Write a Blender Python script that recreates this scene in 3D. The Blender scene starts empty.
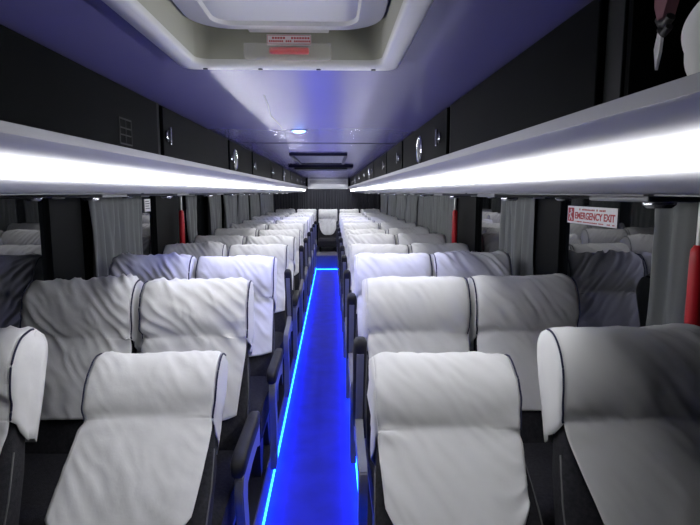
import bpy, bmesh, math, random
from mathutils import Vector, Matrix, noise
C = bpy.context.scene.collection
sc = bpy.context.scene
PI = math.pi
H = 1.48                                   # eye height above the aisle floor

# ------------------------------------------------------------------ materials
def mat(name, col, rough=.5, spec=.5, metal=0., bump=0., bscale=200., var=0., vscale=30., emit=None, estr=0., ior=None, coat=0.,
        stretch=None, trans=0., sheen=0.):
    m = bpy.data.materials.new(name); m.use_nodes = True
    nt = m.node_tree; b = nt.nodes['Principled BSDF']
    b.inputs['Base Color'].default_value = (*col, 1)
    b.inputs['Roughness'].default_value = rough
    b.inputs['Specular IOR Level'].default_value = spec
    b.inputs['Metallic'].default_value = metal
    b.inputs['Coat Weight'].default_value = coat
    b.inputs['Transmission Weight'].default_value = trans
    b.inputs['Sheen Weight'].default_value = sheen
    if ior: b.inputs['IOR'].default_value = ior
    if emit:
        b.inputs['Emission Color'].default_value = (*emit, 1); b.inputs['Emission Strength'].default_value = estr
    tc = nt.nodes.new('ShaderNodeTexCoord'); src = tc.outputs['Object']
    if stretch:
        mp = nt.nodes.new('ShaderNodeMapping'); mp.inputs['Scale'].default_value = stretch
        nt.links.new(src, mp.inputs['Vector']); src = mp.outputs['Vector']
    if var:
        n = nt.nodes.new('ShaderNodeTexNoise'); n.inputs['Scale'].default_value = vscale; n.inputs['Detail'].default_value = 4
        nt.links.new(src, n.inputs['Vector'])
        r = nt.nodes.new('ShaderNodeValToRGB')
        r.color_ramp.elements[0].position = .3; r.color_ramp.elements[1].position = .7
        r.color_ramp.elements[0].color = (*[c*(1-var) for c in col], 1)
        r.color_ramp.elements[1].color = (*[min(1, c*(1+var)) for c in col], 1)
        nt.links.new(n.outputs['Fac'], r.inputs['Fac']); nt.links.new(r.outputs['Color'], b.inputs['Base Color'])
    if bump:
        n = nt.nodes.new('ShaderNodeTexNoise'); n.inputs['Scale'].default_value = bscale; n.inputs['Detail'].default_value = 3
        nt.links.new(src, n.inputs['Vector'])
        bn = nt.nodes.new('ShaderNodeBump'); bn.inputs['Strength'].default_value = bump; bn.inputs['Distance'].default_value = .004
        nt.links.new(n.outputs['Fac'], bn.inputs['Height']); nt.links.new(bn.outputs['Normal'], b.inputs['Normal'])
    return m
M = dict(
    cover=mat('white_cotton', (.78, .78, .76), .85, .2, bump=.25, bscale=28, var=.02, vscale=12, sheen=.1),
    piping=mat('navy_piping', (.012, .014, .05), .6),
    fabric=mat('charcoal_fabric', (.028, .028, .032), .9, .2, bump=.4, bscale=300, var=.25, vscale=90),
    stitch=mat('grey_stitch', (.12, .12, .12), .8),
    shell=mat('black_plastic', (.02, .02, .022), .45, .5),
    arm=mat('grey_plastic', (.22, .225, .23), .4, .5, var=.05),
    pad=mat('black_foam', (.018, .018, .02), .6, .3, bump=.2, bscale=250),
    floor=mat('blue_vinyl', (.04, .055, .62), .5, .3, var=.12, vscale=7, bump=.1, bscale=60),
    platform=mat('dark_carpet', (.03, .03, .04), .85, .2, bump=.5, bscale=350),
    riser=mat('grey_riser', (.16, .16, .19), .5),
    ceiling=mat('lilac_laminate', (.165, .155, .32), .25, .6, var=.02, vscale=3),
    hatch=mat('white_abs', (.50, .50, .485), .45, .4),
    hatchin=mat('beige_abs', (.30, .30, .25), .6, .3),
    dark=mat('black_laminate', (.0035, .0041, .0042), .5, .008, var=.15, vscale=5),
    stile=mat('graphite_strip', (.012, .013, .0135), .45, .05),
    plate=mat('engraved_plate', (.04, .042, .042), .6, .1),
    fascia=mat('silver_grey_fascia', (.26, .26, .265), .4, .5),
    led=mat('white_led_diffuser', (.9, .9, .9), .5, emit=(.955, .96, 1.), estr=74.),
    blue=mat('blue_led', (.1, .2, .8), .5, emit=(.004, .06, 1.), estr=38.),
    spot=mat('blue_lamp', (.3, .5, 1), .5, emit=(.12, .35, 1.), estr=14.),
    chrome=mat('chrome', (.42, .43, .46), .25, metal=1.),
    glass=mat('dark_tinted_glass', (.006, .007, .008), .02, .5, ior=1.75),
    clear=mat('clear_acrylic', (.55, .54, .50), .3, .2),
    wall=mat('dark_wall_trim', (.007, .008, .0085), .6, .04),
    under=mat('grey_underside', (.16, .165, .17), .5),
    curtain=mat('grey_curtain', (.19, .20, .197), .9, .2, bump=.3, bscale=400, sheen=.15),
    rcurtain=mat('slate_curtain', (.05, .052, .062), .9, .2, bump=.3, bscale=300),
    red=mat('red_plastic', (.55, .012, .02), .4),
    pale=mat('pale_metal', (.6, .6, .58), .35, metal=.3),
    white=mat('white_sticker', (.80, .78, .80), .5),
    redink=mat('red_ink', (.45, .03, .045), .6),
    ink=mat('dark_ink', (.06, .05, .08), .6),
    louvre=mat('grey_louvre', (.13, .13, .18), .5),
    blackframe=mat('black_frame', (.008, .008, .022), .5, .06),
    ac=mat('grey_white_panel', (.50, .51, .53), .5),
    maroon=mat('dusty_maroon', (.19, .07, .09), .6),
    screw=mat('dark_screw', (.03, .03, .04), .4, metal=.6),
)

M['clear'].node_tree.nodes['Principled BSDF'].inputs['Alpha'].default_value = .22
# ------------------------------------------------------------------ mesh helpers
def obj(name, bm, m, parent=None, smooth=False, angle=None):
    me = bpy.data.meshes.new(name); 
    bmesh.ops.recalc_face_normals(bm, faces=bm.faces)
    bm.to_mesh(me); bm.free()
    for mm in (m if isinstance(m, (list, tuple)) else [m]): me.materials.append(mm)
    o = bpy.data.objects.new(name, me); C.objects.link(o)
    if parent: o.parent = parent
    if smooth:
        for p in me.polygons: p.use_smooth = True
        if angle: me.set_sharp_from_angle(angle=math.radians(angle))
    return o
def box(bm, x0, x1, y0, y1, z0, z1, bev=0., seg=2, mi=0):
    vs = [bm.verts.new((x, y, z)) for z in (z0, z1) for y in (y0, y1) for x in (x0, x1)]
    fs = [bm.faces.new([vs[i] for i in q]) for q in ((0, 1, 3, 2), (4, 6, 7, 5), (0, 4, 5, 1), (2, 3, 7, 6), (0, 2, 6, 4), (1, 5, 7, 3))]
    for f in fs: f.material_index = mi
    if bev:
        es = list({e for f in fs for e in f.edges})
        bmesh.ops.bevel(bm, geom=es, offset=bev, segments=seg, profile=.6, affect='EDGES', clamp_overlap=True)
    return vs
def bx(*a, **k):
    bm = bmesh.new(); box(bm, *a, **k); return bm
def prism(bm, poly, axis, a, b, mi=0):
    """extrude a closed 2D polygon along an axis; poly in the two other axes in order"""
    def P(p, t):
        if axis == 'x': return (t, p[0], p[1])
        if axis == 'y': return (p[0], t, p[1])
        return (p[0], p[1], t)
    A = [bm.verts.new(P(p, a)) for p in poly]; B = [bm.verts.new(P(p, b)) for p in poly]
    n = len(poly)
    for i in range(n):
        f = bm.faces.new((A[i], A[(i+1) % n], B[(i+1) % n], B[i])); f.material_index = mi
    bm.faces.new(A).material_index = mi; bm.faces.new(B[::-1]).material_index = mi
def ring(bm, outer, inner, z0, z1):
    n = len(outer)
    r = [[bm.verts.new((*p, z)) for p in q] for q in (outer, inner) for z in (z0, z1)]
    o0, o1, i0, i1 = r
    for i in range(n):
        j = (i+1) % n
        for a, b in ((o0, o1), (o1, i1), (i1, i0), (i0, o0)):
            bm.faces.new((a[i], a[j], b[j], b[i]))
def rrect(x0, x1, y0, y1, r, n=6):
    pts = []
    for cx, cy, a0 in ((x1-r, y1-r, 0), (x0+r, y1-r, 90), (x0+r, y0+r, 180), (x1-r, y0+r, 270)):
        for k in range(n+1):
            a = math.radians(a0 + 90*k/n); pts.append((cx + r*math.cos(a), cy + r*math.sin(a)))
    return pts
def tube(bm, pts, r, n=8, cap=True):
    pts = [Vector(p) for p in pts]; rows = []
    rr = r if isinstance(r, (list, tuple)) else [r]*len(pts)
    up = Vector((0, 0, 1))
    for i, p in enumerate(pts):
        d = (pts[min(i+1, len(pts)-1)] - pts[max(i-1, 0)]).normalized()
        a = d.cross(up)
        if a.length < .05: a = d.cross(Vector((1, 0, 0)))
        a.normalize(); b = a.cross(d).normalized()
        rows.append([bm.verts.new(p + (a*math.cos(2*PI*k/n) + b*math.sin(2*PI*k/n))*rr[i]) for k in range(n)])
    for A, B in zip(rows, rows[1:]):
        for k in range(n): bm.faces.new((A[k], A[(k+1) % n], B[(k+1) % n], B[k]))
    if cap:
        bm.faces.new(rows[0][::-1]); bm.faces.new(rows[-1])
def tubes(pts, r, n=8):
    bm = bmesh.new(); tube(bm, pts, r, n); return bm
def disc_stack(bm, c, axis, prof, n=20):
    """lathe (radius, offset) rings about an axis through c"""
    rows = []
    for r, h in prof:
        row = []
        for k in range(n):
            a = 2*PI*k/n; u, v = r*math.cos(a), r*math.sin(a)
            p = {'x': (h, u, v), 'y': (u, h, v), 'z': (u, v, h)}[axis]
            row.append(bm.verts.new((c[0]+p[0], c[1]+p[1], c[2]+p[2])))
        rows.append(row)
    for A, B in zip(rows, rows[1:]):
        for k in range(n): bm.faces.new((A[k], A[(k+1) % n], B[(k+1) % n], B[k]))
    bm.faces.new(rows[0]); bm.faces.new(rows[-1][::-1])
def thing(name, label, cat, loc=(0, 0, 0), group=None):
    o = bpy.data.objects.new(name, None); C.objects.link(o); o.location = loc; o.empty_display_size = .1
    return tag(o, label, cat, group)
def tag(o, label, cat, group=None):
    o['label'] = label; o['category'] = cat; o['kind'] = 'thing'
    if group: o['group'] = group
    return o
def struct(name, bm, m, **k):
    o = obj(name, bm, m, **k); o['kind'] = 'structure'; return o

# ------------------------------------------------------------------ shell
XL, XR = -1.32, 1.10           # inner faces of the side walls
AL, AR = -.316, .132           # edges of the sunken aisle
YF, YB = -1.2, 12.3
ZC = 1.78                      # ceiling
PZ = .18                       # seat platform height
STEP = 10.36
RL, RR = -.552, .376           # aisle faces of the two light coves

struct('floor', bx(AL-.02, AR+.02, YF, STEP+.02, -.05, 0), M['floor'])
struct('floor_left', bx(XL, AL, YF, STEP, -.05, PZ, bev=.006), M['platform'])
struct('floor_right', bx(AR, XR, YF, STEP, -.05, PZ, bev=.006), M['platform'])
struct('floor_rear', bx(XL, XR, STEP, YB, -.05, .27, bev=.006), M['riser'])
for i, (a, b) in enumerate(((AL-.001, AL+.004), (AR-.004, AR+.001))):
    struct('trim_%d' % (i+1), bx(a, b, YF, STEP-.002, .0, PZ-.004), M['riser'])
# ceiling with the opening of the roof hatch
HX0, HX1, HY0, HY1 = -.31, .118, .38, 1.298
bm = bmesh.new()
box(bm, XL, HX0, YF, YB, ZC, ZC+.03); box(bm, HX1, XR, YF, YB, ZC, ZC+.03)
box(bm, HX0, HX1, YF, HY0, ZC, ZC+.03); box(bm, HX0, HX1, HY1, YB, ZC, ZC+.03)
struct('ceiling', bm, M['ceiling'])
struct('trim_3', bx(RL-.02, RR+.02, 3.425, 3.435, ZC-.003, ZC+.001), M['stile'])
struct('wall_front', bx(XL-.1, XR+.1, YF-.05, YF, -.05, ZC+.03), M['wall'])
struct('wall_rear', bx(XL-.1, XR+.1, YB, YB+.05, -.05, ZC+.03), M['wall'])
pil = [(.45, .75), (2.58, 2.90), (4.12, 4.92), (6.68, 6.98), (8.74, 9.04), (10.8, 11.1)]
n = 0; npil = 3
for side, x, sg in (('left', XL, -1), ('right', XR, 1)):
    a, b = sorted((x, x+sg*.06))
    bm = bmesh.new(); box(bm, a, b, YF, YB, -.05, .80); box(bm, a, b, YF, YB, 1.465, ZC+.03)
    struct('wall_'+side, bm, M['wall'])
    ys = [YF] + [v for p in pil for v in p] + [YB]
    for k in range(0, len(ys), 2):
        n += 1
        a, b = sorted((x+sg*.02, x+sg*.032))
        struct('window_%d' % n, bx(a, b, ys[k], ys[k+1], .80, 1.465), M['glass'])
    for p in pil:
        npil += 1
        a, b = sorted((x-sg*.006, x+sg*.05))
        struct('trim_%d' % npil, bx(a, b, p[0], p[1], .80, 1.465, bev=.004), M['wall'])
    npil += 1
    a, b = sorted((x-sg*.085, x+sg*.02))
    struct('trim_%d' % npil, bx(a, b, YF, YB, .775, .80, bev=.004), M['stile'])

# ------------------------------------------------------------------ overhead lockers, light coves
def cove(side, x, sg):
    """sg = +1 when the aisle lies towards +x"""
    t = thing('light_cove', 'long silver grey cove with bright white light line, %s side of the bus' % side, 'light cove', (x, 0, H), 'light coves under the overhead lockers')
    up = [(-.078, .105), (.026, .105), (.030, .112), (.030, .094), (.024, .090), (.018, .083), (.006, .072), (-.012, .060), (-.030, .051), (-.040, .047)]
    dn = [(-.040, .029), (-.044, .020), (-.050, .008), (-.058, .0), (-.068, -.003), (-.078, -.003)]
    poly = [(sg*e, z) for e, z in up + dn]
    Y0, Y1 = .12, 12.0
    bm = bmesh.new(); prism(bm, poly, 'y', Y0, Y1)
    o = obj('fascia', bm, M['fascia'], t, True, 40)
    dif = [(-.0395, .0465), (-.033, .0445), (-.030, .038), (-.033, .0315), (-.0395, .0295)]
    bm = bmesh.new(); prism(bm, [(sg*e, z) for e, z in dif], 'y', .86 if side == 'left' else .45, Y1-.004)
    obj('diffuser', bm, M['led'], t, True, 60)
    bm = bmesh.new(); prism(bm, [(sg*(e*1.02), z*1.02-.001) for e, z in up + dn], 'y', Y1+.0005, Y1+.02)
    obj('end_cap', bm, M['stile'], t)
cove('left', RL, 1); cove('right', RR, -1)

ORD = 'first second third fourth fifth sixth seventh eighth ninth tenth eleventh'.split()
bays = [(-1.19, .66), (.66, 1.86), (1.86, 3.08), (3.08, 3.98), (3.98, 5.2), (5.2, 6.4), (6.4, 7.6), (7.6, 8.8), (8.8, 10.0), (10.0, 11.0), (11.0, 11.98)]
def locker(i, side):
    y0, y1 = bays[i]; left = side == 'left'
    sg = 1 if left else -1
    xf = (RL-.036) if left else (RR+.036)          # front plane of the body
    xw = XL+.002 if left else XR-.002
    if not left and i == 0: y1 = .78
    if not left and i == 1: y0 = .78
    opened = (not left and i == 0)
    what = 'open black overhead locker bay holding a white cloth' if opened else 'black overhead locker door'
    t = thing('overhead_locker', '%s, %s side, %s bay from the front' % (what, side, ORD[i]), 'locker', (xf, y0, H-.006), 'overhead lockers')
    d = abs(xw-xf); T = .012
    def X(e): return -sg*e           # e = depth behind the front plane
    def bb(bm, e0, e1, a, b, z0, z1, bev=0):
        p, q = sorted((X(e0), X(e1))); box(bm, p, q, a, b, z0, z1, bev=bev)
    L = y1-y0-.002; ht = ZC-.004-(H-.006)
    bm = bmesh.new()
    bb(bm, 0, d, 0, T, .112, ht); bb(bm, .047, d, 0, T, 0, .112); bb(bm, 0, d, L-T, L, .112, ht); bb(bm, .047, d, L-T, L, 0, .112); bb(bm, d-T, d, T, L-T, 0, ht)
    bb(bm, 0, d-T, T, L-T, ht-T, ht)
    
    obj('body', bm, M['dark'], t)
    bm = bmesh.new(); bb(bm, .047, d-T, T, L-T, 0, T); bb(bm, .0, d-T, T, L-T, .112, .119)
    obj('shelf', bm, M['under'] , t)
    bm = bmesh.new(); bb(bm, -.004, .004, -.0, .05, .115, ht, .002)
    obj('stile', bm, M['stile'], t)
    if opened: return t
    bm = bmesh.new(); bb(bm, -.014, -.001, .054, L-.004, .115, ht-.006, .003)
    dr = obj('door', bm, M['dark'], t)
    ly, lz = (.088, .199) if left else (.165, .204)
    if not left and i == 1: return t
    bm = bmesh.new(); disc_stack(bm, (sg*.014, ly, lz), 'x', [(.019, 0), (.019, sg*.006), (.015, sg*.009)], 16)
    lt = obj('latch', bm, M['chrome'], dr, True, 40)
    bm = bmesh.new(); p, q = sorted((sg*.0235, sg*.032)); box(bm, p, q, ly-.006, ly+.006, lz-.03, lz+.03, bev=.003)
    obj('lever', bm, M['chrome'], lt)
    if (left and i in (3, 6, 9)) or (not left and i in (2, 5, 8)):
        yy = .045 if left else L-.42
        yy = .17 if left else .62
        if left and i == 3: yy = .20
        bm = bmesh.new(); disc_stack(bm, (sg*.014, yy, .195), 'x', [(.062, 0), (.062, sg*.004), (.056, sg*.010), (.050, sg*.006)], 28)
        sp = obj('speaker_ring', bm, M['chrome'], t, True, 35)
        bm = bmesh.new(); disc_stack(bm, (sg*.0145, yy, .195), 'x', [(.049, 0), (.049, sg*.006), (.03, sg*.008), (.012, sg*.012)], 24)
        obj('speaker_cone', bm, M['shell'], sp, True, 35)
    if left and i == 1:
        bm = bmesh.new()
        e = sg*.0142; yy, zz = .905, .172
        for a, b, c, dd in ((-.045, .045, .032, .036), (-.045, .045, -.036, -.032), (-.045, -.042, -.036, .036), (.042, .045, -.036, .036), (-.001, .001, -.03, .03), (-.04, .04, .008, .011), (-.04, .04, -.011, -.008)):
            box(bm, e, e+.002, yy+a, yy+b, zz+c, zz+dd)
        obj('label_plate', bm, M['plate'], dr)
    return t
for i in range(len(bays)): locker(i, 'left')
for i in range(len(bays)): locker(i, 'right')

# service panels with air nozzles under the lockers
def service(i, side, y):
    left = side == 'left'; x = -.86 if left else .67
    t = thing('overhead_vent_panel', 'grey air nozzle panel under the %s overhead lockers, %s row of seats' % (side, ORD[i]), 'air vent panel', (x, y, H-.0065), 'service panels under the lockers')
    obj('panel', bx(-.17, .17, -.1, .1, -.010, 0, bev=.004), M['under'], t)
    for sx in (-.09, .09):
        bm = bmesh.new(); disc_stack(bm, (sx, 0, -.010), 'z', [(.027, 0), (.027, -.006), (.02, -.012), (.012, -.008)], 18)
        nz = obj('nozzle', bm, M['chrome'], t, True, 40)
    bm = bmesh.new(); disc_stack(bm, (0, -.02, -.010), 'z', [(.018, 0), (.018, -.004), (.012, -.005)], 16)
    obj('reading_lamp', bm, M['pale'], t, True, 40)

# ------------------------------------------------------------------ seats
def fbm(x, y, z): return noise.fractal(Vector((x, y, z)), 1., 2., 3)
def lin(a, b, t): return a + (b-a)*t
LB = .74                                       # backrest length from the hinge to the cover's top
def cover_mesh(seed, flap=.30, tapL=0., tapR=0., rnd=.12, sign=1, amp=1., halfw=.199, pinch=.225, widen=0.):
    """cloth over the headrest: back flap, top, padded headrest front, pinch, hanging flap. x across, y=-w forward, z=u up"""
    rs = random.Random(seed)
    prof = []                                   # (w, u, halfwidth factor, kind)
    L = LB
    pts = [(-.078, L-.29), (-.080, L-.20), (-.080, L-.06), (-.066, L-.018), (-.035, L-.002), (.005, L), (.050, L-.006), (.085, L-.028), (.104, L-.070),
           (.108, L-.12), (.098, L-.165), (.078, L-.205), (.060, L-pinch), (.064, L-pinch-.035), (.066, L-pinch-.12), (.070, L-pinch-.2), (.070, L-pinch-flap)]
    seg = [4, 4, 4, 4, 3, 4, 4, 5, 6, 6, 6, 5, 6, 7, 8, 10]
    for (a, b, k) in zip(pts, pts[1:], seg):
        for q in range(k): prof.append((lin(a[0], b[0], q/k), lin(a[1], b[1], q/k)))
    prof.append(pts[-1])
    # relax the polyline
    for _ in range(5):
        prof = [prof[0]] + [((a[0]+2*b[0]+c[0])/4, (a[1]+2*b[1]+c[1])/4) for a, b, c in zip(prof, prof[1:], prof[2:])] + [prof[-1]]
    nr = len(prof); itop = max(range(nr), key=lambda i: prof[i][1])
    arc = [0.]
    for a, b in zip(prof, prof[1:]): arc.append(arc[-1] + math.dist(a, b))
    ipin = min(range(itop, nr), key=lambda i: abs(prof[i][1]-(L-pinch)))
    NX = 44; grid = []
    for i, (w, u) in enumerate(prof):
        row = []
        tf = max(0., (arc[i]-arc[ipin])/(arc[-1]-arc[ipin]))
        for k in range(NX+1):
            s = -1 + 2*k/NX
            hw = halfw + widen*math.sin(min(tf, 1)*PI*.5)
            if i <= itop: hw = halfw - .004
            tap = (tapL if s < 0 else tapR)
            hw -= tap*(tf**1.1)
            hw += -.006*math.exp(-((arc[i]-arc[ipin])/.03)**2)
            x = s*hw
            uu, ww = u, w
            if tf > 0:
                uu = (L-pinch) - (L-pinch-u)*(1 - rnd*abs(s)**3.5)
            fall = abs(s)**7
            if i > itop and tf == 0: ww = w - .011*fall*max(0, min(1, (w)/.08))
            if u > L-.1: uu -= .005*abs(s)**14
            if tf > 0: ww -= .012*abs(s)**4*(1-tf*.4)
            row.append(Vector((x, -ww, uu)))
        grid.append(row)
    # wrinkles along the surface normal
    out = []
    sx, sy = rs.random()*50, rs.random()*50
    for i in range(nr):
        row = []
        for k in range(NX+1):
            p = grid[i][k]
            du = grid[i][min(k+1, NX)] - grid[i][max(k-1, 0)]
            dv = grid[min(i+1, nr-1)][k] - grid[max(i-1, 0)][k]
            nn = dv.cross(du)
            if nn.length > 0: nn.normalize()
            if i > itop+1 and nn.y > 0: nn = -nn
            if i < itop-2 and nn.y < 0: nn = -nn
            if itop-2 <= i <= itop+1 and nn.z < 0: nn = -nn
            a = arc[i]; x = p.x; s = x/halfw
            d = .005*fbm(x*6+sx, a*5+sy, seed)
            c = (x*sign*.75 + a*.66)*46 + 1.6*fbm(x*3, a*3+sx, seed+7); l = (x*sign*.66 - a*.75)*2.6
            rg = 1-abs(noise.noise(Vector((c*.55+sx, l, sy))))*2.2
            rg = max(0., rg)**1.7
            msk = .5+.9*fbm(x*4+sy, a*4, seed+3)
            msk = max(0., msk)*(.45+.75*min(1., abs(s))**2)
            ef = 1-.75*min(1., abs(s))**8
            d += .0135*amp*rg*msk*ef
            c2 = (x*sign*.82 + a*.57)*68 + 1.8*fbm(x*3.5, a*3.5+sy, seed+17)
            rg2 = max(0., 1-abs(noise.noise(Vector((c2*.5+sy, l*1.2, sx))))*2.6)**1.5
            d += .0080*amp*rg2*max(0., .35+fbm(x*7+sx, a*6+sy, seed+23))*ef
            g = math.exp(-((a-arc[ipin])/.055)**2)
            cc = (a-arc[ipin])*75 + s*s*5*math.copysign(1, s)*.4 + 2*fbm(x*9, sx, seed)
            d += .006*amp*g*(abs(s)**1.5)*math.sin(cc)
            tf = max(0., (a-arc[ipin])/(arc[-1]-arc[ipin]))
            d += .010*amp*tf*noise.noise(Vector((x*16+sx, a*2.2, seed+.5)))
            row.append(p + nn*d)
        out.append(row)
    bm = bmesh.new()
    V = [[bm.verts.new(p) for p in row] for row in out]
    for i in range(nr-1):
        for k in range(NX): bm.faces.new((V[i][k], V[i][k+1], V[i+1][k+1], V[i+1][k]))
    # side gussets, from the front seam to the back of the headrest
    pipes = []
    for k, sg in ((0, -1), (NX, 1)):
        fr = [out[i][k] for i in range(itop, ipin+3)]
        bk = [out[i][k] for i in range(itop, -1, -1) if out[i][k].z > L-.30]
        nG = 14
        def res(P, t):
            q = t*(len(P)-1); j = min(int(q), len(P)-2); return P[j].lerp(P[j+1], q-j)
        rows = []
        for j in range(nG+1):
            t = j/nG; A, B = res(fr, t), res(bk, t); r = []
            for c in range(7):
                f = c/6; p = A.lerp(B, f)
                p.x += sg*(.011*math.sin(PI*f)*min(1, t*4) + (.012*amp*noise.noise(Vector((f*5+seed, t*6, sg*3.)))*math.sin(PI*f)))
                p.z -= .02*t*math.sin(PI*f)*(.5+noise.noise(Vector((f*3, seed, 1.))))
                r.append(bm.verts.new(p))
            rows.append(r)
        for A, B in zip(rows, rows[1:]):
            for c in range(6): bm.faces.new((A[c], A[c+1], B[c+1], B[c]))
        pipes.append([p + Vector((sg*.0025, -.0015, .001)) for p in fr[2:]])
    bmesh.ops.remove_doubles(bm, verts=bm.verts, dist=.0002)
    for v in bm.verts: v.co.x = max(-.2105, min(.2105, v.co.x))
    me = bpy.data.meshes.new('seat_cover')
    bmesh.ops.recalc_face_normals(bm, faces=bm.faces)
    bm.to_mesh(me); bm.free()
    for p in me.polygons: p.use_smooth = True
    me.materials.append(M['cover'])
    pm = []
    for P in pipes:
        bm = bmesh.new(); tube(bm, P, .0026, 6); m2 = bpy.data.meshes.new('piping'); bm.to_mesh(m2); bm.free()
        m2.materials.append(M['piping'])
        for p in m2.polygons: p.use_smooth = True
        pm.append(m2)
    return me, pm

def back_mesh():
    """upholstered backrest: lofted rounded sections with side bolsters"""
    bm = bmesh.new(); rows = []
    N = 40
    secs = [(-.02, .19, .045, .05), (.0, .203, .06, .07), (.10, .207, .062, .07), (.24, .207, .055, .066), (.38, .202, .046, .064), (.48, .190, .040, .066), (.56, .180, .055, .068),
            (.64, .176, .080, .068), (.69, .172, .070, .060), (.72, .160, .045, .045), (.73, .15, .02, .02)]
    for u, hw, f, b in secs:
        row = []
        for k in range(N):
            a = 2*PI*k/N; c, s = math.cos(a), math.sin(a)
            x = math.copysign(abs(c)**.35, c)*hw; y = math.copysign(abs(s)**.55, s)
            y = y*b if y > 0 else y*f
            if y < 0 and u < .5: y -= .022*(abs(x)/hw)**6*(1-u/.52)       # bolster
            row.append(bm.verts.new((x, y, u)))
        rows.append(row)
    for A, B in zip(rows, rows[1:]):
        for k in range(N): bm.faces.new((A[k], A[(k+1) % N], B[(k+1) % N], B[k]))
    bm.faces.new(rows[0][::-1]); bm.faces.new(rows[-1])
    return bm
def seam_mesh(side):
    bm = bmesh.new()
    for sg in (side,):
        tube(bm, [(sg*x, y, u) for x, y, u in ((.2035, -.05, .02), (.2065, -.05, .10), (.2068, -.042, .2), (.2045, -.03, .32), (.196, -.022, .43))], .0022, 6)
    return bm
def cushion_mesh():
    bm = bmesh.new(); rows = []
    secs = [(-.46, .06), (-.455, .085), (-.43, .112), (-.36, .122), (-.24, .114), (-.1, .106), (0.02, .10), (.03, .06)]
    NX = 16
    bot = -.04
    for y, h in secs:
        row = []
        for k in range(NX+1):
            s = -1+2*k/NX
            row.append(bm.verts.new((s*.205, y, h - .03*abs(s)**8 + .012*abs(s)**3)))
        for k in range(NX, -1, -1):
            s = -1+2*k/NX; row.append(bm.verts.new((s*.199, y*.98, bot)))
        rows.append(row)
    n = len(rows[0])
    for A, B in zip(rows, rows[1:]):
        for k in range(n): bm.faces.new((A[k], A[(k+1) % n], B[(k+1) % n], B[k]))
    bm.faces.new(rows[0][::-1]); bm.faces.new(rows[-1])
    return bm
def base_mesh():
    bm = bmesh.new()
    for x in (-.16, .16):
        prism(bm, [(-.34, 0), (-.28, 0), (-.22, .20), (-.08, .20), (-.02, 0), (.04, 0), (.0, .235), (-.36, .235)], 'x', x-.02, x+.02)
    box(bm, -.2, .2, -.40, .02, .215, .245, bev=.006)
    return bm
def bracket_mesh():
    """curved side plate carrying the armrest, in the y-z plane"""
    bm = bmesh.new()
    poly = [(.03, .50), (-.05, .49), (-.16, .45), (-.30, .448), (-.345, .435), (-.36, .40), (-.35, .34), (-.325, .27), (-.32, .20), (-.34, .12), (-.35, .04), (-.28, .04), (-.262, .12), (-.25, .20), (-.255, .27), (-.28, .34), (-.27, .385), (-.16, .395), (-.05, .40), (.03, .36)]
    prism(bm, poly, 'x', -.014, .014)
    bmesh.ops.bevel(bm, geom=[e for e in bm.edges], offset=.004, segments=2, affect='EDGES', clamp_overlap=True)
    return bm
def pad_mesh():
    """armrest pad from the hinge at the origin, pointing along -y"""
    bm = bmesh.new(); rows = []
    N = 20
    for y, r, z in ((.025, .6, 0), (.015, .9, 0), (-.05, 1, 0), (-.2, 1, .002), (-.30, 1.05, .0), (-.335, 1.0, -.004), (-.35, .8, -.008), (-.358, .45, -.01)):
        row = []
        for k in range(N):
            a = 2*PI*k/N; c, s = math.cos(a), math.sin(a)
            row.append(bm.verts.new((math.copysign(abs(c)**.6, c)*.023*r, y, z + math.copysign(abs(s)**.7, s)*.030*r)))
        rows.append(row)
    for A, B in zip(rows, rows[1:]):
        for k in range(N): bm.faces.new((A[k], A[(k+1) % N], B[(k+1) % N], B[k]))
    bm.faces.new(rows[0][::-1]); bm.faces.new(rows[-1])
    return bm
def inlay_mesh(): return bx(-.0125, .0125, -.31, -.03, -.0335, -.027, bev=.002)

HZ = .257                                        # hinge height above the platform
proto = {}
def seat_proto():
    r = bpy.data.objects.new('passenger_seat', None)
    P = {}
    P['pedestal'] = obj('pedestal', base_mesh(), M['shell'])
    P['cushion'] = obj('seat_cushion', cushion_mesh(), M['fabric'], None, True, 60); 
    P['back'] = obj('backrest', back_mesh(), M['fabric'], None, True, 60)
    P['seam'] = obj('seam', seam_mesh(1), M['stitch'], None, True); P['seam2'] = obj('seam', seam_mesh(-1), M['stitch'], None, True)
    P['bracket'] = obj('armrest', bracket_mesh(), M['arm'], None, True, 40)
    P['pad'] = obj('pad', pad_mesh(), M['pad'], None, True, 60)
    P['inlay'] = obj('inlay', inlay_mesh(), M['arm'])
    for o in P.values(): C.objects.unlink(o)
    return P
PP = seat_proto()
def put(key, parent, loc=(0, 0, 0), rx=0., name=None):
    o = PP[key].copy(); C.objects.link(o); o.parent = parent; o.location = loc; o.rotation_euler = (rx, 0, 0)
    return o
VAR = [cover_mesh(100+k, sign=(-1, -1, 1, -1, -1, -1, 1, -1)[k], rnd=(.1, .15, .05, .12, .1, .2, .08, .1)[k], amp=(1, 1.2, .9, 1.5, 1.1, .8, 1.6, 1.3)[k]) for k in range(8)]
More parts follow.
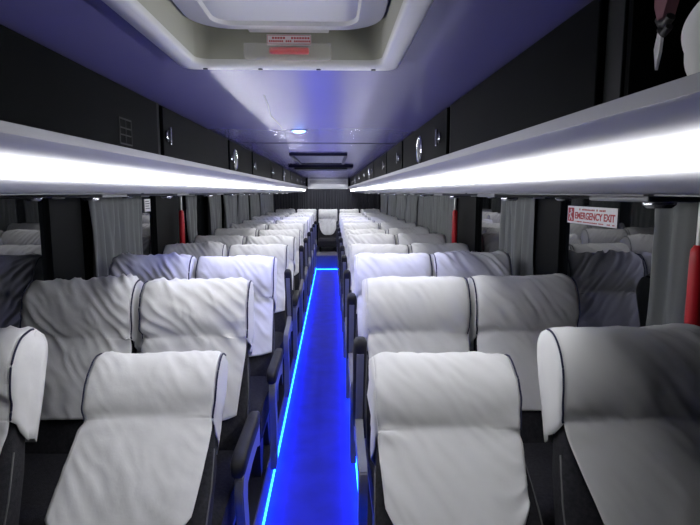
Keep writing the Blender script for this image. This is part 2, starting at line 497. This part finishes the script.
def seat(label, x, y, recline, pz=PZ, cover=None, arm=None, armside=1, vi=0, group='seats', pads='up'):
    t = thing('passenger_seat', label, 'seat', (x, y, pz), group)
    put('pedestal', t)
    put('cushion', t, (0, -.03, HZ+.012))
    th = -math.radians(recline)
    b = put('back', t, (0, 0, HZ), th)
    put('seam', b); put('seam2', b)
    me, pm = cover if cover else VAR[vi % len(VAR)]
    c = bpy.data.objects.new('seat_cover', me); C.objects.link(c); c.parent = t; c.location = (0, 0, HZ); c.rotation_euler = (th, 0, 0)
    c['label'] = 'white cotton headrest cover'
    sd = c.modifiers.new('thick', 'SOLIDIFY'); sd.thickness = .002; sd.offset = -1
    for m in (pm[1:] if 'right aisle' in label else pm):
        p = bpy.data.objects.new('piping', m); C.objects.link(p); p.parent = c; p['label'] = 'navy piping'
    if arm:
        a = put('bracket', t, (armside*.238, 0, 0))
        q = put('pad', a, (0, -.02,   .485 if arm == 'down' else .47), 0 if arm == 'down' else -math.radians(72))
        put('inlay', q)
    return t

rowY = [1.10, 1.92, 2.72, 3.56, 4.36, 5.15, 6.0, 6.85, 7.7, 8.55, 9.4]
XS = dict(lw=-.955, la=-.523, ra=.332, rw=.758)
near = {
    ('la', 0): dict(y=1.195, rec=47, dx=-.015, cover=cover_mesh(1, flap=.37, widen=.012, rnd=.24, tapR=.03, sign=-1, amp=.8, halfw=.189)),
    ('ra', 0): dict(y=1.06, rec=41, dx=-.026, cover=cover_mesh(2, halfw=.192, flap=.315, rnd=.38, tapL=.012, tapR=.022, sign=-1, amp=.9)),
    ('rw', 0): dict(y=1.10, rec=20, dx=-.012, cover=cover_mesh(3, flap=.34, tapL=.10, tapR=.06, rnd=.1, sign=-1, amp=.7)),
    ('lw', 0): dict(y=1.15, rec=23, dx=-.03, cover=cover_mesh(4, flap=.32, tapR=.06, tapL=.04, rnd=.12, sign=-1, amp=1.1)),
    ('la', 1): dict(y=1.90, rec=21, cover=cover_mesh(5, flap=.32, tapR=.03, rnd=.08, sign=-1, amp=1.5)),
    ('lw', 1): dict(y=1.90, rec=20, cover=cover_mesh(6, flap=.30, rnd=.03, sign=-1, amp=1.7)),
    ('ra', 1): dict(y=1.93, rec=20, cover=cover_mesh(7, flap=.32, tapL=.02, rnd=.1, sign=-1, amp=.9)),
    ('rw', 1): dict(y=1.93, rec=19, cover=cover_mesh(8, flap=.30, rnd=.03, sign=-1, amp=1.2)),
    ('la', 2): dict(y=2.70, dx=.012, rec=21, cover=cover_mesh(9, flap=.32, rnd=.08, sign=-1, amp=1.3)),
    ('lw', 2): dict(y=2.70, dx=.010, rec=19, cover=cover_mesh(10, flap=.30, rnd=.05, sign=-1, amp=1.9)),
    ('ra', 2): dict(y=2.74, rec=20, cover=cover_mesh(11, flap=.32, rnd=.1, sign=-1, amp=1.0)),
    ('rw', 2): dict(y=2.74, rec=19, cover=cover_mesh(12, flap=.30, rnd=.05, sign=-1, amp=2.0)),
}
rr = random.Random(5)
recl = {('la', 3): 28, ('ra', 3): 27, ('lw', 3): 25, ('rw', 3): 26}
place = dict(lw='left window seat', la='left aisle seat', ra='right aisle seat', rw='right window seat')
state = {('la', 0): 'most reclined, long white cover', ('ra', 0): 'reclined, white cover with rounded flap',
         ('rw', 0): 'upright, shaded cover', ('lw', 0): 'cut by the photo edge'}
for i, y in enumerate(rowY):
    for key in ('lw', 'la', 'ra', 'rw'):
        nd = near.get((key, i), {})
        st = state.get((key, i), 'white covered headrest')
        lab = '%s in the %s row from the front, %s' % (place[key], ORD[i], st)
        arm = None
        if key == 'la': arm = 'down' if i in (1, 2, 4) else 'up'
        if key == 'ra': arm = 'up'
        if i == 0: arm = 'down' if key in ('la', 'ra') else None
        seat(lab, XS[key] + nd.get('dx', 0), nd.get('y', y + rr.uniform(-.02, .02)), nd.get('rec', recl.get((key, i), rr.uniform(24, 29))), cover=nd.get('cover'),
             arm=arm, armside=1 if key == 'la' else -1, vi=rr.randrange(8), group='passenger seats in rows of two')
REARC = cover_mesh(60, flap=.36, rnd=.42, tapL=.03, tapR=.03, amp=1.)
rear_lab = ['rear bench seat in the far left corner by the window', 'rear bench seat left of the middle one', 'rear middle seat at the end of the aisle, whole white cover in view',
            'rear bench seat right of the middle one', 'rear bench seat in the far right corner by the window']
for k in range(5):
    seat(rear_lab[k], -.087 + (k-2)*.452, 11.47, 19, pz=.15, cover=REARC if k == 2 else None, vi=(3, 1, 0, 5, 7)[k], group='seats of the rear bench')

for i, y in enumerate(rowY):
    service(i, 'left', y-.15); service(i, 'right', y-.15)

# ------------------------------------------------------------------ aisle light strips
def strip(x0, x1, y0, y1, z0, z1, lab):
    o = obj('light_strip', bx(x0, x1, y0, y1, z0, z1, bev=.002), M['blue']); tag(o, lab, 'light strip', 'blue light strips of the aisle')
strip(AL+.004, AL+.012, 1.0, STEP-.02, .022, .034, 'glowing blue light strip along the left edge of the aisle floor')
strip(AR-.012, AR-.004, 1.0, STEP-.02, .022, .034, 'glowing blue light strip along the right edge of the aisle floor')
strip(AL+.02, AR-.02, STEP-.012, STEP-.001, .001, .014, 'short blue light strip across the foot of the rear step')

# ------------------------------------------------------------------ roof hatch
t = thing('roof_hatch', 'white roof escape hatch with rounded lid in the ceiling', 'roof hatch', (0, 0, ZC))
bm = bmesh.new()
loops = []
for dd, z in ((0, 0), (0, -.010), (.002, -.0135), (.006, -.016)): loops.append([bm.verts.new((*q, z)) for q in rrect(HX0-.038+dd, HX1+.038-dd, HY0-.038+dd, HY1+.036-dd, .03)])
for dd, z in ((-.006, -.016), (-.002, -.0135), (0, -.010), (0, 0)): loops.append([bm.verts.new((*q, z)) for q in rrect(HX0+.004+dd, HX1-.004-dd, HY0+.004+dd, HY1-.004-dd, .03)])
for A, B in zip(loops, loops[1:] + loops[:1]):
    for k in range(len(A)): bm.faces.new((A[k], A[(k+1) % len(A)], B[(k+1) % len(A)], B[k]))
obj('frame', bm, M['hatch'], t, True, 50)
bm = bmesh.new()
ring(bm, rrect(HX0-.004, HX1+.004, HY0-.004, HY1+.004, .034), rrect(HX0+.004, HX1-.004, HY0+.004, HY1-.004, .03), .0, .13)
obj('recess_wall', bm, M['hatchin'], t, True, 50)
obj('recess_top', bx(HX0-.02, HX1+.02, HY0-.02, HY1+.02, .131, .15), M['blackframe'], t)
bm = bmesh.new()
lid = [rrect(HX0+.006+d, HX1-.006-d, HY0+.01+d, HY1-.03-d, max(.02, .10-d)) for d in (0, 0, .006, .05, .056, .06)]
zz = [.125, .068, .056, .050, .050, .058]
rows = [[bm.verts.new((*p, z)) for p in L] for L, z in zip(lid, zz)]
for A, B in zip(rows, rows[1:]):
    for k in range(len(A)): bm.faces.new((A[k], A[(k+1) % len(A)], B[(k+1) % len(A)], B[k]))
bm.faces.new(rows[0]); bm.faces.new(rows[-1][::-1])
obj('lid', bm, M['hatch'], t, True, 35)
wy = HY1-.006
obj('handle_housing', bx(-.185, -.005, wy-.034, wy-.005, .0555, .066, bev=.004), M['hatch'], t)
hb = obj('handle_guard', bx(-.195, .0, wy-.030, wy-.002, -.004, .029, bev=.004), M['clear'], t); hb['label'] = 'clear plastic guard'
hd = obj('handle', bx(-.140, -.05, wy-.024, wy-.006, .008, .022, bev=.006), M['red'], t); hd['label'] = 'red emergency handle'
nb = obj('notice', bx(-.146, -.046, wy-.004, wy-.001, .030, .053), M['white'], t); nb['label'] = 'small white notice with dark red lettering'
bm = bmesh.new(); r2 = random.Random(3)
for z, n_ in ((.0455, 14), (.0385, 20)):
    x = -.134 if n_ == 14 else -.141
    w = (.086 if n_ == 14 else .094)/n_
    for q in range(n_):
        if r2.random() < .14: continue
        box(bm, x+q*w, x+q*w+w*.72, wy-.0046, wy-.004, z-.002, z+.002)
for a, b, c, d in ((-.145, -.047, .0315, .0323), (-.145, -.047, .0508, .0516), (-.145, -.1442, .0315, .0516), (-.0478, -.047, .0315, .0516)):
    box(bm, a, b, wy-.0046, wy-.004, c, d)
obj('lettering', bm, M['redink'], nb)
for x, y in ((HX0-.012+.03, HY1+.018), (HX1-.02, HY1+.018), (-.165, HY1+.018), (-.03, HY1+.018)):
    bm = bmesh.new(); disc_stack(bm, (x, y, -.016), 'z', [(.0055, .0), (.0055, -.002), (.003, -.003)], 12)
    obj('screw', bm, M['screw'], t)
bm = bmesh.new(); disc_stack(bm, (HX1-.022, HY1+.055, ZC), 'z', [(.006, 0), (.006, -.003), (.003, -.004)], 12)
tag(obj('ceiling_screw', bm, M['screw']), 'single dark screw in the ceiling just behind the hatch frame', 'screw')

# ceiling downlight, cable, grille, console
for x, y, lab in ((-.160, 2.72, 'small round blue downlight in the lilac ceiling before the grille'), (-.160, 7.5, 'blue downlight in the rear ceiling, mostly hidden beyond the dark console')):
    t = thing('ceiling_downlight', lab, 'ceiling light', (x, y, ZC), 'blue ceiling downlights')
    bm = bmesh.new(); ring(bm, [(.042*math.cos(a*PI/12), .042*math.sin(a*PI/12)) for a in range(24)], [(.033*math.cos(a*PI/12), .033*math.sin(a*PI/12)) for a in range(24)], -.006, 0)
    obj('bezel', bm, M['chrome'], t, True, 40)
    bm = bmesh.new(); disc_stack(bm, (0, 0, 0), 'z', [(.032, 0), (.032, -.006), (.02, -.012)], 20)
    obj('lens', bm, M['spot'], t, True, 40)
    ld = bpy.data.lights.new('downlight_beam', 'SPOT'); ld.energy = 26; ld.color = (.22, .25, 1.); ld.spot_size = math.radians(118); ld.spot_blend = .35; ld.shadow_soft_size = .03
    lo = bpy.data.objects.new('downlight_beam', ld); C.objects.link(lo); lo.parent = t; lo.location = (0, 0, -.02)
tag(obj('ceiling_cable', tubes([(-.21, 1.75, ZC-.0012), (-.22, 1.95, ZC-.0012), (-.24, 2.2, ZC-.0012), (-.233, 2.5, ZC-.0012), (-.24, 2.86, ZC-.0012), (-.275, 3.4, ZC-.0012), (-.285, 3.6, ZC-.0012), (-.32, 4.26, ZC-.0012)], .0011, 6), M['louvre']),
    'thin pale cable running along the ceiling towards the grille', 'cable')
t = thing('ceiling_grille', 'black framed ceiling air grille with grey louvres', 'air grille', (-.105, 4.95, ZC))
bm = bmesh.new(); ring(bm, [(-.225, -.68), (.225, -.68), (.225, .70), (-.225, .70)], [(-.205, -.62), (.205, -.62), (.205, .66), (-.205, .66)], -.022, 0)
obj('frame', bm, M['blackframe'], t)
bm = bmesh.new(); box(bm, -.204, .204, -.619, .659, -.004, 0)
for k in range(27):
    x = -.195 + k*.015
    prism(bm, [(x-.004, -.004), (x+.004, -.004), (x+.007, -.014), (x+.004, -.014)], 'y', -.55, .6)
obj('louvre_panel', bm, M['louvre'], t)
t = thing('ceiling_console', 'dark narrow console across the ceiling behind the grille', 'ceiling console', (-.12, 6.25, ZC))
obj('housing', bx(-.355, .355, -.22, .2, -.035, 0, bev=.01), M['blackframe'], t)
obj('flap', bx(-.29, .29, -.235, .18, -.055, -.035, bev=.006), M['stile'], t)

# ------------------------------------------------------------------ rear end: air conditioner and curtain
def curtain(name, lab, x, y0, y1, z0, z1, sg, m, along='y', amp=.016, wl=.075, seed=1, cat='curtain', group=None, gather=0.):
    r = random.Random(seed); bm = bmesh.new()
    L = y1-y0; N = max(16, int(L/wl*10)); NZ = 14; rows = []
    ph = r.random()*9
    for j in range(NZ+1):
        f = j/NZ; z = lin(z1, z0, f); row = []
        for k in range(N+1):
            q = k/N
            g = 1 - gather*math.sin(PI*min(1, f*1.1))*.5
            yy = (y0+y1)/2 + (q-.5)*L*g
            c = L*q/wl*2*PI
            d = amp*(.55+.45*f)*(math.sin(c + 1.6*noise.noise(Vector((q*L*6+ph, f*.8, seed)))*2) * (.75+.5*noise.noise(Vector((q*L*9, seed, 2.)))) + .3*math.sin(2.3*c+ph+2*noise.noise(Vector((q*L*5, f*.6, seed+4.))))) + .004*noise.noise(Vector((q*L*20, f*3, seed)))
            row.append(bm.verts.new((x+d, yy, z) if along == 'y' else (yy, x+d, z)))
        rows.append(row)
    for A, B in zip(rows, rows[1:]):
        for k in range(N): bm.faces.new((A[k], A[k+1], B[k+1], B[k]))
    o = obj(name, bm, m, None, True)
    sd = o.modifiers.new('thick', 'SOLIDIFY'); sd.thickness = .003; sd.offset = 0
    return tag(o, lab, cat, group)
curtain('rear_curtain', 'dark pleated curtain across the rear window', 12.2, XL+.03, XR-.03, .75, 1.54, 1, M['rcurtain'], 'x', .02, .06, 77)
t = thing('rear_air_conditioner', 'grey white air unit between the lockers on the rear wall', 'air conditioner', (-.088, 12.26, 1.545))
W = .44
bm = bmesh.new(); prism(bm, [(0, 0), (-.16, 0), (-.2, .03), (-.2, .11), (-.17, .13), (-.17, .20), (-.15, .228), (0, .228)], 'x', -W, W)
obj('body', bm, M['ac'], t)
bm = bmesh.new()
for k in range(3): box(bm, -W+.04, W-.04, -.176, -.168, .142+k*.018, .149+k*.018)
obj('slats', bm, M['shell'], t)

rods = [('left', -1.26, 4.60), ('right', 1.035, 4.56), ('right', 1.04, 1.50)]
rail_lab = {'left': 'dark curtain rail along the left windows', 'right': 'dark curtain rail along the right windows'}
for side, x in (('left', XL+.036), ('right', XR-.036)):
    o = obj('curtain_rail', bx(x-.012, x+.012, YF+.01, 12.15, 1.452, 1.468, bev=.003), M['stile']); tag(o, rail_lab[side], 'curtain rail')
cl = [(2.92, 3.70), (4.86, 5.2), (5.7, 6.3), (6.55, 7.35), (7.55, 8.4), (8.6, 9.6), (9.8, 10.8), (11.0, 12.0)]
cr = [(1.53, 1.78), (2.86, 3.38), (4.72, 5.6), (5.7, 6.6), (6.75, 7.7), (7.9, 8.9), (9.1, 10.2), (10.4, 11.9)]
for side, x, L in (('left', XL+.036, cl), ('right', XR-.036, cr)):
    for i, (a, b) in enumerate(L):
        sfx = {('left', 0): 'wide, behind the window seat of the third row', ('right', 0): 'nearest, beside the front red pole', ('right', 1): 'just behind the emergency exit window'}.get((side, i), '%s from the front' % ORD[i])
        curtain('window_curtain', 'grey gathered curtain on the %s windows, %s' % (side, sfx), x, a, b, .81, 1.45, 1, M['curtain'], 'y', .034, .11, 30+i+(20 if side == 'right' else 0), group='gathered window curtains', gather=.1 if b-a > .3 else .25)
rl = ['slim red post with pale top among the left curtains', 'slim red post with pale top among the right curtains', 'bright red post beside the nearest right curtain, at the photo edge']
for (side, x, y), lab in zip(rods, rl):
    sg = 1 if side == 'left' else -1
    t = thing('red_post', lab, 'post', (x, y, .80), 'red posts by the windows')
    obj('pole', tubes([(0, 0, 0), (0, 0, .66)], .009, 10), M['pale'], t, True, 60)
    bm = bmesh.new(); disc_stack(bm, (0, 0, 0), 'z', [(.019, .0), (.022, .01), (.022, .485), (.021, .515), (.012, .53)], 16)
    obj('sleeve', bm, M['red'], t, True, 40)

# ------------------------------------------------------------------ stickers
def text_mesh(s, size, m, parent, name, mat4):
    cu = bpy.data.curves.new(name, 'FONT'); cu.body = s; cu.size = size; cu.align_x = 'LEFT'; cu.align_y = 'CENTER'; cu.extrude = .0004; cu.offset = size*.028
    o = bpy.data.objects.new(name, cu); C.objects.link(o)
    bpy.context.view_layer.update()
    me = bpy.data.meshes.new_from_object(o.evaluated_get(bpy.context.evaluated_depsgraph_get()))
    C.objects.unlink(o); bpy.data.objects.remove(o)
    me.transform(mat4); me.materials.clear(); me.materials.append(m)
    q = bpy.data.objects.new(name, me); C.objects.link(q); q.parent = parent
    return q
# the emergency exit sticker on the right glass: local x runs towards the camera (-Y), local z up
SX = XR+.0165
t = thing('emergency_sign', 'white sticker with red EMERGENCY EXIT lettering on the right window', 'sign', (SX, 2.545, 1.377))
SW, SH = .45, .078
tilt = math.radians(1.0)
t.rotation_euler = (0, 0, -PI/2)
pb = obj('plate', bx(0, SW, -.001, .001, -SH/2, SH/2), M['white'], t)
bm = bmesh.new(); box(bm, .008, .068, -.0022, -.001, -SH/2+.008, SH/2-.008)
sq = obj('symbol_panel', bm, M['redink'], t)
bm = bmesh.new()
disc_stack(bm, (.040, -.0022, .019), 'y', [(.0065, 0), (.0065, -.0006)], 12)
for a, b in (((.040, .011), (.036, -.006)), ((.038, .008), (.052, .012)), ((.038, .008), (.025, .002)), ((.036, -.006), (.050, -.014)), ((.036, -.006), (.026, -.024)), ((.050, -.014), (.054, -.026))):
    tube(bm, [(a[0], -.0025, a[1]), (b[0], -.0025, b[1])], .003, 6)
obj('running_figure', bm, M['white'], sq)
rot = Matrix.Translation((.078, -.0016, -.004)) @ Matrix.Rotation(PI/2, 4, 'X')
tx = text_mesh('EMERGENCY EXIT', .0415, M['redink'], t, 'lettering', rot)
w = max(v.co.x for v in tx.data.vertices) - .078
for v in tx.data.vertices: v.co.x = .078 + (v.co.x-.078)*(SW-.092)/w
bm = bmesh.new(); r2 = random.Random(8)
for z, x0, x1, n_, hh in ((.0255, .12, .36, 18, .0042), (-.0295, .08, .435, 40, .0028)):
    w = (x1-x0)/n_
    for q in range(n_):
        if r2.random() < .13: continue
        box(bm, x0+q*w, x0+q*w+w*.7, -.0016, -.001, z-hh, z+hh*(.5+.5*r2.random()))
obj('small_lettering', bm, M['redink'], t)
t = thing('window_notice', 'small white notice sticker high on the left window near the third row', 'sticker', (XL-.0165, 4.0, 1.385))
obj('plate', bx(-.001, .001, -.06, .06, -.045, .045), M['white'], t)
bm = bmesh.new()
for k in range(4): box(bm, .001, .0016, -.045, .03+.012*(k % 2), .025-k*.017, .031-k*.017)
obj('printed_lines', bm, M['ink'], t)

# ------------------------------------------------------------------ cloth and strap in the open locker
def cloth():
    bm = bmesh.new(); rows = []
    NU, NV = 26, 30
    for j in range(NV+1):
        f = j/NV; row = []
        for k in range(NU):
            a = 2*PI*k/NU
            rad = (math.sin(PI*min(1, .08+f*.92))**.6)
            ry = .115*rad*(1+.16*noise.noise(Vector((math.cos(a)*1.5, math.sin(a)*1.5, f*2))))
            rx = .060*rad*(1+.2*noise.noise(Vector((math.cos(a)*2, math.sin(a)*2, f*2+5))))
            fold = .010*math.sin(a*5 + f*4)*rad
            y = math.cos(a)*(ry+fold) + .03*f*0
            x = math.sin(a)*(rx+fold)
            z = f*.135
            row.append(bm.verts.new((x, y - .06*f*f, z)))
        rows.append(row)
    for A, B in zip(rows, rows[1:]):
        for k in range(NU): bm.faces.new((A[k], A[(k+1) % NU], B[(k+1) % NU], B[k]))
    bm.faces.new(rows[0]); bm.faces.new(rows[-1])
    return bm
o = obj('folded_cloth', cloth(), M['cover'], None, True); o.location = (.482, .63, 1.598); o.scale = (1, 1, 1.15)
tag(o, 'cream white cloth bundle in the open locker at upper right', 'cloth')
t = thing('hanging_strap', 'dark strap with a dusty red grip and white tag, hanging at upper right', 'strap', (.438, .735, ZC+.003))
bm = bmesh.new(); prism(bm, [(-.014, 0), (.016, 0), (.012, -.06), (.004, -.078), (-.008, -.078), (-.016, -.06)], 'x', -.008, .008)
obj('grip', bm, M['maroon'], t)
bm = bmesh.new()
tube(bm, [(0, .012, -.074), (0, .006, -.082), (0, -.004, -.084), (0, -.014, -.078)], .006, 8)
tube(bm, [(0, .008, -.088), (0, 0, -.096), (0, -.012, -.09)], .005, 8)
obj('band', bm, M['shell'], t, True, 50)
bm = bmesh.new(); prism(bm, [(.010, -.088), (.002, -.096), (.004, -.118), (.011, -.140), (.017, -.112)], 'x', -.002, .002)
obj('paper_tag', bm, M['white'], t)

# ------------------------------------------------------------------ world, camera
w = bpy.data.worlds.new('night'); sc.world = w; w.use_nodes = True
w.node_tree.nodes['Background'].inputs['Color'].default_value = (.02, .022, .03, 1)
w.node_tree.nodes['Background'].inputs['Strength'].default_value = .3
f = 543.
cam = bpy.data.cameras.new('camera'); co = bpy.data.objects.new('camera', cam); C.objects.link(co)
cam.sensor_width = 36; cam.lens = f/700*36; cam.clip_start = .02
p = math.atan((262.5-192)/f); ya = math.atan(18/f*math.cos(p))
co.location = (0, 0, H); co.rotation_euler = (PI/2-p, 0, -ya)
sc.camera = co
sc.view_settings.view_transform = 'Standard'; sc.view_settings.look = 'None'
sc.view_settings.exposure = 0.; sc.view_settings.gamma = 1.; sc.view_settings.use_curve_mapping = False
sc.cycles.max_bounces = 6; sc.cycles.diffuse_bounces = 4; sc.cycles.glossy_bounces = 4; sc.cycles.use_denoising = True
sc.cycles.sample_clamp_indirect = 6
